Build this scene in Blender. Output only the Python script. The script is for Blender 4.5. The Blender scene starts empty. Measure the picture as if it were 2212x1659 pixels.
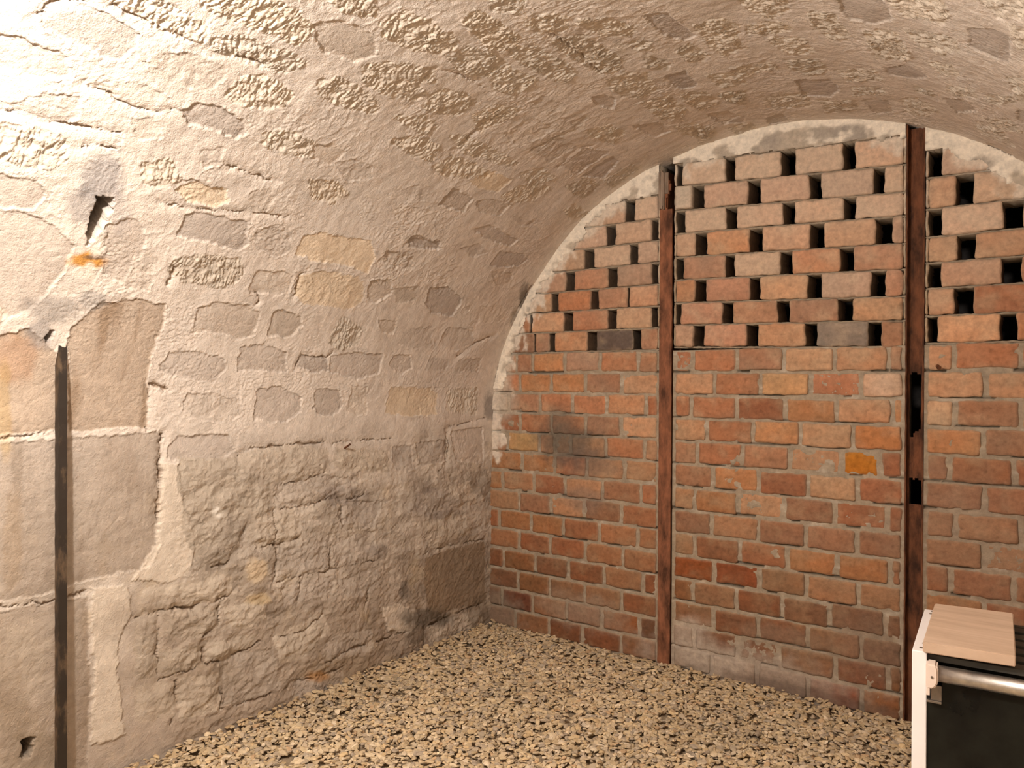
import bpy, math
import numpy as np
from mathutils import Vector
sc=bpy.context.scene
col=sc.collection

# ------------------------------------------------------------ camera, light, exposure
YAW=math.radians(36.45)
cam_d=bpy.data.cameras.new('camera'); cam=bpy.data.objects.new('camera',cam_d); col.objects.link(cam)
cam_d.sensor_width=36.0; cam_d.lens=36.0*1650.0/2212.0; cam_d.clip_start=0.02
cam.location=(0,0,1.0)
cam.rotation_mode='XYZ'
from mathutils import Matrix
cam.matrix_world=Matrix.Translation((0,0,1.0))@Matrix.Rotation(YAW,4,'Z')@Matrix.Rotation(math.radians(90),4,'X')@Matrix.Rotation(math.radians(0.35),4,'Z')
sc.camera=cam
w=bpy.data.worlds.new('world'); sc.world=w; w.use_nodes=True
w.node_tree.nodes['Background'].inputs[0].default_value=(0,0,0,1)
w.node_tree.nodes['Background'].inputs[1].default_value=0.0
vs=sc.view_settings; vs.view_transform='Standard'; vs.look='None'; vs.gamma=1; vs.use_curve_mapping=False
vs.exposure=0.0
sc.cycles.max_bounces=8; sc.cycles.diffuse_bounces=6
def lamp(name,loc,power,size,color):
    d=bpy.data.lights.new(name,'POINT'); d.energy=power; d.shadow_soft_size=size; d.color=color
    o=bpy.data.objects.new(name,d); o.location=loc; col.objects.link(o); return o
lamp('cellar_bulb',(-1.02,0.21,1.64),85.0,0.030,(1.0,0.93,0.865))
PROFILE=[[-1.966,-0.1],[-1.966,0.3],[-1.966,0.7],[-1.962,0.88],[-1.945,1.0],[-1.9,1.145],[-1.826,1.285],[-1.734,1.415],[-1.61,1.555],[-1.455,1.68],[-1.33,1.745],[-1.188,1.795],[-1.055,1.825],[-0.901,1.846],[-0.749,1.85],[-0.62,1.838],[-0.5,1.812],[-0.399,1.778],[-0.291,1.727],[-0.211,1.676],[-0.112,1.606],[0,1.51],[0.12,1.39],[0.24,1.25],[0.34,1.1],[0.41,0.95],[0.445,0.8],[0.45,0.6],[0.45,-0.1]]
STONES=[["s",1910,592,1937,597,1961,624,1964,676,1956,734,1945,764,1911,769,1874,750,1872,716,1882,663,1889,612],["s",1854,555,1857,597,1855,646,1836,673,1807,679,1789,651,1785,601,1783,547,1844,531],["r",1993,688,2025,755,2026,815,2018,861,1984,868,1972,823,1980,743],["r",2098,803,2129,884,2140,978,2126,1047,2073,1051,2067,970,2059,867,2062,837],["r",1994,888,2025,932,2036,1024,2034,1096,1992,1074,1978,976,1979,904],["m",1891,790,1928,819,1949,878,1947,948,1917,964,1873,945,1866,879,1870,823],["m",1831,702,1841,746,1844,820,1830,876,1811,899,1792,870,1788,806,1796,736,1802,708],["r",1883,985,1925,984,1952,1015,1956,1074,1940,1121,1909,1120,1884,1080,1875,1014],["s",1809,904,1840,929,1850,985,1836,1052,1805,1077,1782,1052,1789,997,1785,942],["m",1719,601,1749,622,1770,672,1773,715,1721,725,1696,669,1704,610],["r",1672,601,1681,658,1675,719,1624,719,1598,678,1609,601],["s",1571,630,1573,684,1543,711,1505,700,1497,624,1567,610],["s",1493,640,1493,703,1470,752,1436,798,1368,791,1324,772,1264,730,1241,683,1259,655,1488,617],["s",2130,1044,2172,1084,2183,1140,2168,1197,2130,1231,2084,1192,2077,1111,2101,1071],["r",2217,1004,2272,1081,2225,1138,2199,1080],["r",1998,1159,2027,1197,2020,1287,2003,1333,1975,1351,1964,1264,1966,1186],["r",1817,1116,1844,1168,1838,1247,1795,1263,1787,1200,1793,1134],["s",1829,1253,1849,1316,1834,1359,1789,1338,1793,1275],["m",1796,1344,1827,1393,1824,1463,1785,1490,1753,1412],["m",1732,993,1756,1043,1707,1056,1687,1016],["s",1632,957,1657,1006,1641,1097,1610,1110,1593,1053,1605,979],["s",1501,1015,1559,1021,1574,1051,1572,1193,1505,1216,1485,1188,1497,1106,1497,1043],["m",1551,1217,1573,1254,1566,1333,1510,1353,1483,1314,1504,1242],["m",1610,1157,1660,1160,1676,1207,1657,1236,1609,1227],["r",1726,1308,1741,1390,1719,1438,1680,1413,1686,1341],["y",1503,1373,1562,1369,1582,1418,1592,1611,1539,1655,1484,1656,1495,1555,1495,1436],["r",1658,885,1688,933,1648,968,1619,938,1626,896],["m",1757,814,1780,859,1736,899,1709,849],["r",2211,1165,2266,1179,2283,1251,2270,1292,2212,1312,2193,1292,2189,1210],["r",2248,1281,2282,1319,2255,1367,2219,1357,2214,1316],["R",2331,1305,2374,1300,2379,1354,2374,1463,2340,1487,2303,1448,2318,1391],["r",2424,1428,2472,1433,2498,1470,2482,1515,2447,1518,2417,1471],["r",2441,1270,2498,1331,2432,1378,2403,1335],["r",2226,1380,2269,1399,2289,1464,2278,1547,2240,1552,2206,1497,2206,1420],["r",2325,1479,2372,1528,2378,1645,2368,1725,2324,1735,2310,1620,2316,1526],["R",2421,1543,2481,1578,2483,1661,2487,1739,2464,1791,2417,1774,2414,1678,2411,1588],["r",2512,1505,2566,1558,2588,1641,2563,1662,2521,1621,2507,1542],["s",2633,1595,2688,1612,2685,1665,2689,1771,2658,1782,2637,1749,2628,1675],["R",2710,1713,2774,1707,2799,1759,2763,1831,2771,1882,2715,1900,2696,1839,2708,1766],["r",2619,1817,2659,1800,2673,1872,2653,1908,2622,1883],["r",2552,1782,2573,1866,2553,1887,2525,1845],["r",2547,1692,2584,1727,2568,1760,2543,1736],["r",2413,1826,2467,1822,2501,1874,2473,1989,2427,1996,2397,1940,2400,1867],["s",2536,1925,2590,1935,2582,2043,2536,2044,2523,1984],["s",2330,1865,2363,1894,2374,1942,2336,1989,2316,1925],["r",2089,1225,2139,1293,2164,1373,2138,1417,2106,1382,2088,1429,2061,1431,2044,1352,2045,1262],["r",2048,1462,2119,1462,2138,1527,2124,1590,2067,1582,2051,1531],["r",2218,1558,2274,1566,2289,1657,2237,1674,2204,1633,2197,1591],["r",1987,1412,2020,1495,2006,1561,1972,1539],["r",2084,1635,2147,1666,2171,1745,2120,1745,2080,1714,2042,1719],["m",2066,1794,2170,1811,2169,1918,2115,1921,2051,1897],["m",2210,1886,2268,1918,2261,1976,2202,1982],["m",2199,1732,2254,1747,2261,1838,2207,1846],["m",2056,1953,2152,1980,2144,2089,2042,2075],["s",2047,2138,2149,2122,2181,2234,2141,2243,2039,2244],["s",2041,2275,2175,2267,2168,2325,2070,2380],["R",2216,2028,2272,2069,2280,2162,2226,2190,2205,2107],["R",2412,2025,2482,2047,2481,2180,2444,2225,2405,2174],["s",2316,2141,2387,2187,2381,2297,2322,2293],["s",2513,2272,2577,2302,2594,2374,2573,2432,2509,2363],["R",2405,2270,2460,2303,2468,2436,2424,2442,2398,2363],["r",1914,1464,1953,1522,1950,1627,1899,1630,1899,1548],["r",1882,1659,1929,1705,1931,1796,1911,1898,1885,1807,1868,1722],["y",1872,1836,1934,1875,1933,1998,1868,1977,1861,1896],["r",1959,2006,2003,2067,1992,2161,1939,2125],["r",1862,2010,1928,2060,1951,2192,1887,2165,1853,2065],["r",1980,2261,2042,2307,2028,2410,1959,2402],["r",2063,2391,2177,2394,2170,2458,2053,2480],["s",1763,1780,1838,1787,1819,1901,1763,1901],["m",1778,1607,1819,1667,1807,1744,1769,1752,1757,1672],["m",1694,1611,1735,1660,1740,1798,1712,1819,1681,1697],["m",1817,1920,1841,1986,1843,2085,1788,2074,1779,1972],["r",1887,2357,1919,2385,1903,2527,1867,2451],["s",1713,1994,1747,2056,1718,2248,1684,2228,1689,2087],["m",1803,2106,1808,2231,1787,2317,1778,2201],["s",1614,1740,1650,1762,1623,1908,1607,1886],["m",1534,1665,1575,1691,1560,1837,1520,1830,1520,1738],["s",1596,2181,1656,2192,1670,2324,1650,2386,1614,2352,1591,2245],["m",1630,1989,1671,2065,1641,2145,1609,2076],["r",1992,1631,2007,1689,1998,1890,1989,1954,1968,1890,1960,1736],["r",2523,2062,2578,2101,2574,2212,2517,2222,2506,2124],["r",2611,2131,2670,2162,2633,2264,2599,2201],["r",2623,1992,2690,2028,2692,2102,2636,2105],["r",2856,1585,2954,1602,2930,1695,2885,1731,2854,1690],["r",2819,1768,2899,1760,2909,1807,2856,1817,2804,1810],["r",2847,1844,2922,1856,2925,1946,2862,1961,2846,1894],["r",2980,1705,3031,1707,3033,1827,2988,1845,2968,1791],["s",3064,1607,3162,1571,3168,1670,3115,1728,3059,1724,3053,1686],["r",3168,1568,3287,1486,3289,1564,3266,1619,3196,1638],["s",3328,1587,3373,1550,3410,1546,3401,1683,3359,1693,3322,1683],["R",3080,1785,3150,1744,3167,1875,3142,1920,3077,1936,3080,1857],["r",3180,1718,3287,1676,3290,1737,3245,1790,3193,1767],["r",3206,1882,3263,1844,3273,1890,3222,1935],["s",2820,2139,2908,2152,2916,2229,2879,2296,2799,2281],["r",2694,1993,2796,1998,2797,2045,2703,2060],["r",2842,2001,2918,2000,2916,2091,2868,2112,2833,2057],["r",2947,2090,3046,2044,3048,2124,2952,2162],["s",3079,2007,3143,1949,3189,1988,3144,2044,3079,2062],["r",3077,2271,3133,2219,3161,2287,3114,2384,3063,2392],["r",2839,2320,2938,2323,2927,2411,2834,2440],["s",2955,2320,3033,2296,3026,2413,2969,2449],["R",2609,2135,2661,2150,2644,2222,2603,2187],["s",2513,2268,2575,2284,2588,2362,2521,2397],["r",2705,2237,2814,2257,2796,2368,2699,2352],["s",3199,2136,3268,2065,3293,2129,3221,2248],["r",3314,2176,3373,2091,3395,2144,3323,2243],["r",3337,1949,3388,1891,3392,1927,3338,2001],["r",3422,1485,3450,1467,3445,1561,3424,1580],["r",3235,2015,3299,1952,3300,2005,3238,2067],["s",2646,2428,2697,2415,2699,2501,2631,2503],["r",2526,2437,2588,2430,2583,2515,2521,2506],["r",2446,2357,2489,2376,2466,2459,2400,2487],["r",2956,2213,3038,2189,3031,2243,2948,2280],["r",3137,2106,3179,2096,3166,2155,3132,2157],["r",3360,1429,3458,1336,3454,1408,3394,1477],["r",1406,1028,1437,1038,1456,1096,1460,1204,1420,1230,1390,1207,1380,1167,1386,1078],["m",1390,1263,1436,1275,1447,1361,1429,1399,1370,1403,1369,1329,1369,1276],["y",1383,1417,1442,1413,1468,1480,1468,1622,1434,1669,1377,1680,1354,1637,1357,1528,1352,1462],["s",1398,1694,1461,1678,1477,1757,1427,1792,1382,1741],["s",1241,1136,1313,1134,1333,1181,1331,1283,1312,1330,1239,1333,1227,1288,1245,1215],["s",1241,1375,1321,1370,1329,1405,1311,1470,1282,1487,1245,1458],["s",1409,1959,1466,1954,1482,2038,1441,2144,1365,2139,1371,2017],["m",1245,1901,1301,1923,1323,2052,1253,2084,1228,1998],["m",1261,2120,1327,2129,1321,2280,1262,2311,1228,2217],["s",1129,1058,1183,1080,1190,1151,1167,1254,1140,1264,1098,1219,1119,1110],["s",1135,1294,1205,1293,1219,1374,1193,1451,1131,1470,1136,1391],["s",1154,1499,1189,1512,1185,1613,1144,1630,1131,1567],["s",1137,1631,1192,1626,1207,1729,1204,1854,1133,1847,1113,1752],["s",1165,1891,1205,1897,1208,1986,1160,2010,1133,1952],["m",1154,2079,1203,2083,1199,2196,1149,2202],["m",1149,2244,1200,2249,1211,2390,1150,2388],["m",1019,1140,1068,1147,1072,1222,1049,1317,1011,1332,982,1286,991,1200],["s",994,1364,1081,1375,1091,1450,1055,1537,1009,1541,977,1487,980,1421],["s",1014,1583,1084,1590,1077,1688,1028,1710,993,1673,995,1613],["m",1009,1727,1095,1739,1088,1806,993,1817,989,1768],["y",996,1903,1087,1918,1085,2116,1063,2171,980,2170,978,2032],["r",999,2231,1070,2232,1082,2408,978,2411],["s",922,1101,954,1132,950,1287,907,1305,878,1276,893,1101],["r",1240,1605,1322,1628,1289,1718,1238,1720,1217,1657],["m",1573,2208,1582,2335,1523,2395,1518,2284],["m",1413,2172,1440,2387,1381,2463,1355,2327],["m",1325,1775,1331,1865,1278,1871,1282,1818],["m",1447,1790,1466,1891,1412,1912,1391,1836],["y",1616,969,1650,1011,1645,1100,1616,1112,1597,1094,1594,1009],["m",1547,1678,1568,1681,1585,1791,1530,1843,1515,1785],["s",1620,1752,1637,1774,1642,1882,1609,1897,1595,1768],["s",1500,846,1506,863,1529,904,1488,950,1435,948,1412,941,1358,927,1371,878],["m",1347,923,1396,935,1443,946,1461,965,1434,990,1343,994,1342,945],["s",1233,829,1304,887,1321,976,1312,1044,1255,1053,1179,1034,1119,1035,980,1046,979,851],["s",1197,653,1226,741,1170,811,982,830,978,666],["s",957,666,969,1071,945,1082,660,1082,611,1052,605,872,594,832,596,665],["s",575,665,567,899,335,909,107,902,189,663],["p",888,1088,878,1131,762,1151,642,1184,581,1170,556,1109,587,1009,662,1071,735,1078],["p",588,910,573,1003,494,1008,442,978,361,972,186,997,191,908,389,918,461,909],["q",895,1130,877,1336,796,1445,720,1437,663,1348,636,1335,572,1283,602,1186,696,1141,776,1147,816,1124],["q",885,1310,916,1445,882,1657,805,1657,802,1563,795,1459,836,1349],["q",886,1682,862,1922,784,1932,801,1758,823,1674],["s",783,1459,800,1641,773,1776,739,1673,707,1625,715,1473,755,1445],["s",709,1706,685,1893,601,1855,602,1722,658,1698],["q",701,1362,705,1459,680,1547,609,1531,599,1416,634,1348],["m",874,1942,874,2042,780,2052,790,1951],["s",880,2062,884,2237,800,2237,792,2083],["s",913,2260,926,2455,772,2468,796,2283],["q",684,2072,709,2379,608,2428,608,2146],["q",588,2081,575,2378,493,2402,475,2145],["d",442,2123,455,2257,448,2478,195,2488,212,2255,199,2153,357,2111],["m",591,1458,588,1656,497,1663,487,1500,526,1457],["m",585,1672,586,1864,483,1872,493,1680],["m",481,1471,466,1688,416,1679,405,1485],["m",445,1696,467,1882,403,1891,363,1826,402,1687],["p",304,1904,310,1967,255,2078,201,2088,184,2016,222,1927],["q",496,1089,460,1257,410,1257,379,1208,409,1100],["q",452,1270,449,1401,378,1428,380,1307],["q",365,1220,347,1386,310,1372,301,1269,321,1220],["q",381,1088,363,1208,312,1214,301,1127,325,1083],["m",310,1275,291,1441,163,1469,151,1345,170,1274],["q",292,1138,269,1262,161,1268,175,1137],["q",309,1019,285,1127,190,1126,208,1019],["q",321,1441,364,1630,292,1661,227,1558,235,1469],["m",273,1661,251,1843,171,1861,187,1669,167,1589],["m",161,1513,153,1719,95,1718,118,1512],["q",563,1021,544,1203,572,1283,488,1308,478,1185,487,1020],["q",482,1020,476,1084,315,1083,319,1019],["q",183,2131,177,2462,89,2461,114,2141],["h",1561,810,1564,847,1516,846,1480,838,1439,819,1488,812,1535,810],["h",1222,788,1226,799,1206,794,1189,782,1205,775],["h",265,752,258,785,218,776,221,757]]
CRACKS=[[2,481,1128,479,1203,481,1289,499,1308],[3,670,1342,619,1338,578,1283,576,1234],[3,459,1260,410,1257,385,1208],[2,356,1214,306,1214,301,1127,297,1088],[3,310,1220,297,1281,310,1372,326,1400],[2,267,1268,161,1268],[2,288,1132,229,1135,171,1120],[2,490,1457,488,1553,485,1688,481,1882],[2,710,1466,708,1593,722,1657,706,1784,722,1811],[2,607,1402,604,1487,614,1539],[2,789,1459,789,1540,807,1641],[2,879,1317,905,1349,908,1473,903,1674,904,1802,902,1942],[2,922,2237,860,2248,793,2237,767,2191],[2,929,2248,946,2379,958,2467],[2,464,2123,466,2280,456,2478],[3,183,2131,189,2254,193,2462],[2,171,2120,112,2120],[3,186,1652,202,1753,193,1879,191,2016],[2,321,1441,313,1559,349,1638],[2,163,1505,149,1669,154,1736],[2,599,1664,490,1663],[2,471,1545,410,1541],[2,630,1714,708,1711],[2,382,1835,330,1825],[2,476,1084,394,1080,320,1083],[2,482,1020,490,1089,472,1185],[2,713,1444,646,1451,526,1457,481,1443],[2,159,1306,154,1371,151,1505],[2,1983,692,1977,744,1972,823,1971,878],[2,1802,708,1799,755,1784,808,1792,855,1805,894],[2,1705,602,1702,652,1711,744,1718,810],[2,1956,874,1980,958,1988,1020],[2,1662,742,1679,774,1678,816],[2,1710,1068,1702,1170,1700,1221],[1,1577,952,1580,1057,1600,1181,1609,1302],[2,1916,590,1940,596,1961,624,1967,651],[3,1099,1042,1085,1068,1084,1093],[3,960,1086,924,1084,827,1081],[2,1372,1422,1407,1421,1442,1413,1463,1436],[2,1154,1499,1189,1512,1185,1613,1204,1630],[2,907,2235,844,2236,767,2225],[3,1544,2500,1458,2495,1375,2492],[2,1207,2235,1278,2336,1306,2426],[2,1366,1035,1391,1035,1412,1038],[2,1339,1310,1356,1310,1371,1293],[2,968,703,981,832],[2,586,702,571,831,582,899],[2,1082,1039,1028,1043,975,1036],[2,960,1086,809,1083,708,1074],[1,2168,1380,2188,1465,2177,1600],[2,2436,1506,2427,1656,2417,1774,2453,1791],[2,1959,1692,2056,1696,2126,1707],[2,2056,1953,2157,1972,2208,1992],[2,2036,2133,2138,2098,2167,2137]]
STAINS=[[1.603,0.808,-0.012,-0.05,0.074,-0.022,0.3,0.28,0.27,0.75],[1.536,0.793,-0.008,-0.041,0.054,-0.015,0.27,0.25,0.24,0.6],[1.534,0.87,-0.005,-0.025,0.067,-0.02,0.4,0.36,0.34,0.4],[1.404,0.836,-0.006,-0.043,0.024,-0.006,0.6,0.28,0.05,0.95],[1.414,0.84,-0.004,-0.026,0.007,-0.002,0.16,0.1,0.06,0.85],[1.379,0.844,-0.002,-0.014,0.025,-0.006,0.8,0.72,0.6,0.8],[1.44,0.843,-0.004,-0.024,0.027,-0.007,0.8,0.72,0.62,0.8],[1.373,0.828,-0.004,-0.029,0.018,-0.004,0.8,0.72,0.62,0.8],[1.276,0.787,-0.006,-0.075,0.036,-0.006,0.3,0.27,0.24,0.7],[1.306,0.868,-0.004,-0.041,0.026,-0.005,0.27,0.25,0.23,0.6],[1.213,0.766,-0.001,-0.033,0.042,-0.006,0.25,0.23,0.22,0.6],[1.151,0.721,-0.001,-0.055,0.065,-0.007,0.4,0.22,0.12,0.45],[0.213,2.135,0.043,-0.171,0.044,0.0,0.1,0.08,0.06,0.75],[0.174,2.071,0.023,-0.085,0.051,0.0,0.1,0.08,0.06,0.5],[0.151,2.441,0.022,-0.089,0.085,0.001,0.22,0.17,0.12,0.6],[0.373,2.326,0.037,-0.189,0.129,0.001,0.25,0.2,0.15,0.3],[1.472,2.507,-0.003,-0.035,0.089,-0.073,0.12,0.1,0.08,0.8],[1.366,2.526,-0.002,-0.037,0.08,-0.057,0.2,0.16,0.12,0.5],[0.509,1.882,0.01,-0.054,0.029,0.0,0.16,0.13,0.11,0.5],[0.346,2.007,0.007,-0.031,0.042,0.0,0.13,0.11,0.09,0.6],[0.724,1.719,0.014,-0.116,0.039,0.0,0.2,0.17,0.16,0.35],[0.642,2.165,0.02,-0.15,0.07,0.001,0.22,0.19,0.18,0.4],[0.537,1.385,0.009,-0.044,0.041,0.0,0.72,0.58,0.4,0.7],[0.452,1.392,0.01,-0.044,0.022,0.0,0.62,0.47,0.25,0.5],[0.733,1.249,0.003,-0.02,0.016,0.0,0.85,0.8,0.72,0.8],[1.003,2.504,0.001,-0.05,0.068,-0.011,0.15,0.13,0.12,0.6],[0.914,0.741,0.001,-0.013,0.107,-0.002,0.25,0.2,0.15,0.45],[0.734,0.731,0.004,-0.024,0.128,0.0,0.35,0.25,0.15,0.35],[1.033,0.71,0.001,-0.017,0.128,-0.009,0.45,0.3,0.1,0.4],[0.449,0.758,0.02,-0.066,0.108,0.001,0.5,0.43,0.34,0.3],[0.222,0.786,0.034,-0.086,0.054,0.0,0.25,0.2,0.14,0.45],[0.327,0.738,0.02,-0.056,0.053,0.0,0.28,0.22,0.15,0.35],[0.658,1.323,0.015,-0.089,0.054,0.0,0.28,0.24,0.2,0.4],[0.588,1.262,0.019,-0.099,0.046,0.0,0.24,0.2,0.16,0.4],[0.463,1.083,0.043,-0.168,0.074,0.001,0.26,0.2,0.15,0.35],[0.272,1.175,0.065,-0.203,0.077,0.001,0.27,0.21,0.15,0.4],[0.136,1.744,0.064,-0.209,0.054,0.0,0.3,0.22,0.13,0.4],[0.156,1.608,0.017,-0.055,0.021,0.0,0.45,0.22,0.06,0.6],[1.364,2.198,-0.005,-0.063,0.11,-0.068,0.6,0.55,0.48,0.3],[0.025,2.351,0.04,-0.139,0.033,0.0,0.35,0.22,0.08,0.5],[0.863,1.453,0.021,-0.247,0.085,-0.001,0.38,0.33,0.28,0.25],[2.508,1.717,-0.017,-0.018,0.034,-0.062,0.4,0.32,0.2,0.2]]
# ------------------------------------------------------------ noise helpers
def perlin(x,y,seed=0):
    rs=np.random.RandomState(seed); N=256
    ang=rs.rand(N,N).astype(np.float32)*2*np.pi
    gx=np.cos(ang); gy=np.sin(ang)
    xi=np.floor(x).astype(np.int32); yi=np.floor(y).astype(np.int32)
    xf=(x-xi).astype(np.float32); yf=(y-yi).astype(np.float32)
    u=xf*xf*xf*(xf*(xf*6-15)+10); v=yf*yf*yf*(yf*(yf*6-15)+10)
    def d(i,j):
        a=(xi+i)&255; b=(yi+j)&255
        return gx[a,b]*(xf-i)+gy[a,b]*(yf-j)
    return ((d(0,0)*(1-u)+d(1,0)*u)*(1-v)+(d(0,1)*(1-u)+d(1,1)*u)*v)*1.5
def fbm(x,y,seed,oct=4,gain=.5):
    r=0;a=1;t=0
    for k in range(oct):
        r=r+a*perlin(x*2**k+7.3*k,y*2**k+3.1*k,seed+k); t+=a; a*=gain
    return r/t
def sstep(a,b,x):
    t=np.clip((x-a)/(b-a),0,1); return t*t*(3-2*t)
def lerp(a,b,t): return a+(b-a)*t
def lin(*c): return np.array(c,dtype=np.float32)

# ------------------------------------------------------------ object helpers
def mesh_from(name,verts,faces,mat,parent=None,colors=None,smooth=True):
    """verts (n,3) array; faces (m,4) or (m,3) array or list of arrays"""
    me=bpy.data.meshes.new(name)
    verts=np.asarray(verts,dtype=np.float32)
    groups=faces if isinstance(faces,list) else [faces]
    groups=[np.asarray(g,dtype=np.int32) for g in groups if len(g)]
    nl=sum(g.size for g in groups); nf=sum(len(g) for g in groups)
    me.vertices.add(len(verts)); me.vertices.foreach_set('co',verts.ravel())
    me.loops.add(nl); me.polygons.add(nf)
    me.loops.foreach_set('vertex_index',np.concatenate([g.ravel() for g in groups]))
    starts=[];o=0
    for g in groups:
        k=g.shape[1]; starts.append(o+np.arange(len(g))*k); o+=g.size
    me.polygons.foreach_set('loop_start',np.concatenate(starts).astype(np.int32))
    me.update(calc_edges=True)
    me.polygons.foreach_set('use_smooth',np.full(nf,smooth,dtype=bool))
    if colors is not None:
        at=me.color_attributes.new('Col','FLOAT_COLOR','POINT')
        c=np.ones((len(verts),4),dtype=np.float32); c[:,:3]=colors
        at.data.foreach_set('color',c.ravel())
    me.materials.append(mat)
    ob=bpy.data.objects.new(name,me); col.objects.link(ob)
    if parent: ob.parent=parent
    return ob
def grid_faces(nx,ny,off=0,flip=False):
    i=np.arange(nx-1)[:,None]*ny+np.arange(ny-1)[None,:]
    f=np.stack([i,i+ny,i+ny+1,i+1],-1).reshape(-1,4)+off
    return f[:,::-1] if flip else f
def structure(o): o['kind']='structure'; return o
def thing(name,label,cat,loc=(0,0,0),group=None,rz=0):
    o=bpy.data.objects.new(name,None); col.objects.link(o); o.location=loc; o.rotation_euler=(0,0,rz)
    o['label']=label; o['category']=cat
    if group:o['group']=group
    return o
def tag(o,label,cat,group=None,kind=None):
    o['label']=label;o['category']=cat
    if group:o['group']=group
    if kind:o['kind']=kind
    return o
class MB:
    def __init__(s): s.v=[];s.f={};s.n=0;s.c=[]
    def add(s,v,f,c=None):
        v=np.asarray(v,dtype=np.float32).reshape(-1,3)
        for g in (f if isinstance(f,list) else [f]):
            g=np.atleast_2d(np.asarray(g)); s.f.setdefault(g.shape[1],[]).append(g+s.n)
        s.v.append(v);s.n+=len(v)
        if c is not None: s.c.append(np.broadcast_to(np.asarray(c,dtype=np.float32),(len(v),3)))
    def box(s,x0,x1,y0,y1,z0,z1,b=0.0,c=None):
        # box with chamfered edges
        if b<=0:
            v=[(x,y,z) for x in(x0,x1) for y in(y0,y1) for z in(z0,z1)]
            s.add(v,np.array([(0,1,3,2),(4,6,7,5),(0,4,5,1),(2,3,7,6),(0,2,6,4),(1,5,7,3)]),c); return
        import bmesh
        bm=bmesh.new(); bmesh.ops.create_cube(bm,size=1)
        for q in bm.verts: q.co=Vector(((x0+x1)/2+q.co.x*(x1-x0),(y0+y1)/2+q.co.y*(y1-y0),(z0+z1)/2+q.co.z*(z1-z0)))
        bmesh.ops.bevel(bm,geom=list(bm.edges),offset=b,segments=2,profile=.5,affect='EDGES')
        s.addbm(bm,c)
    def addbm(s,bm,c=None):
        bm.verts.index_update(); v=[tuple(q.co) for q in bm.verts]
        d={}
        for f in bm.faces: d.setdefault(len(f.verts),[]).append([q.index for q in f.verts])
        s.add(v,[np.array(g) for g in d.values()],c); bm.free()
    def tube(s,p0,p1,r,n=24,cap=True,c=None,r1=None):
        p0=Vector(p0);p1=Vector(p1);ax=(p1-p0).normalized();a=ax.orthogonal().normalized();b=ax.cross(a)
        r1=r if r1 is None else r1
        v=[];
        for p,rr in((p0,r),(p1,r1)):
            for k in range(n):
                t=2*math.pi*k/n; v.append(tuple(p+a*rr*math.cos(t)+b*rr*math.sin(t)))
        f=[np.array([(k,(k+1)%n,n+(k+1)%n,n+k) for k in range(n)])]
        if cap: f.append(np.array([list(range(n))[::-1],list(range(n,2*n))]))
        s.add(v,f,c)
    def build(s,name,mat,parent=None,smooth=False,extra=None):
        fs=[np.concatenate(g) for g in s.f.values()]
        return mesh_from(name,np.concatenate(s.v),fs,mat,parent,np.concatenate(s.c) if s.c else None,smooth)

# ------------------------------------------------------------ materials
def new_mat(name):
    m=bpy.data.materials.new(name); m.use_nodes=True; nt=m.node_tree
    return m,nt,nt.nodes,nt.links,nt.nodes['Principled BSDF']
def attr_mat(name,rough=.92,scales=((220,.0012,.5),(60,.003,.35)),var=.18,vscale=35,spec=.25):
    m,nt,N,L,P=new_mat(name)
    a=N.new('ShaderNodeAttribute'); a.attribute_name='Col'
    tc=N.new('ShaderNodeTexCoord')
    n=N.new('ShaderNodeTexNoise'); n.inputs['Scale'].default_value=vscale; n.inputs['Detail'].default_value=6; n.inputs['Roughness'].default_value=.7
    L.new(tc.outputs['Object'],n.inputs['Vector'])
    mr=N.new('ShaderNodeMapRange'); mr.inputs[1].default_value=.3; mr.inputs[2].default_value=.7; mr.inputs[3].default_value=1-var; mr.inputs[4].default_value=1+var
    L.new(n.outputs['Fac'],mr.inputs[0])
    mx=N.new('ShaderNodeMix'); mx.data_type='RGBA'; mx.blend_type='MULTIPLY'; mx.inputs[0].default_value=1
    L.new(a.outputs['Color'],mx.inputs[6]); L.new(mr.outputs[0],mx.inputs[7])
    L.new(mx.outputs[2],P.inputs['Base Color'])
    P.inputs['Roughness'].default_value=rough; P.inputs['Specular IOR Level'].default_value=spec
    prev=None
    for s,d,st in scales:
        nn=N.new('ShaderNodeTexNoise'); nn.inputs['Scale'].default_value=s; nn.inputs['Detail'].default_value=4
        L.new(tc.outputs['Object'],nn.inputs['Vector'])
        b=N.new('ShaderNodeBump'); b.inputs['Distance'].default_value=d; b.inputs['Strength'].default_value=st
        L.new(nn.outputs['Fac'],b.inputs['Height'])
        if prev: L.new(prev.outputs[0],b.inputs['Normal'])
        prev=b
    if prev: L.new(prev.outputs[0],P.inputs['Normal'])
    return m
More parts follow.
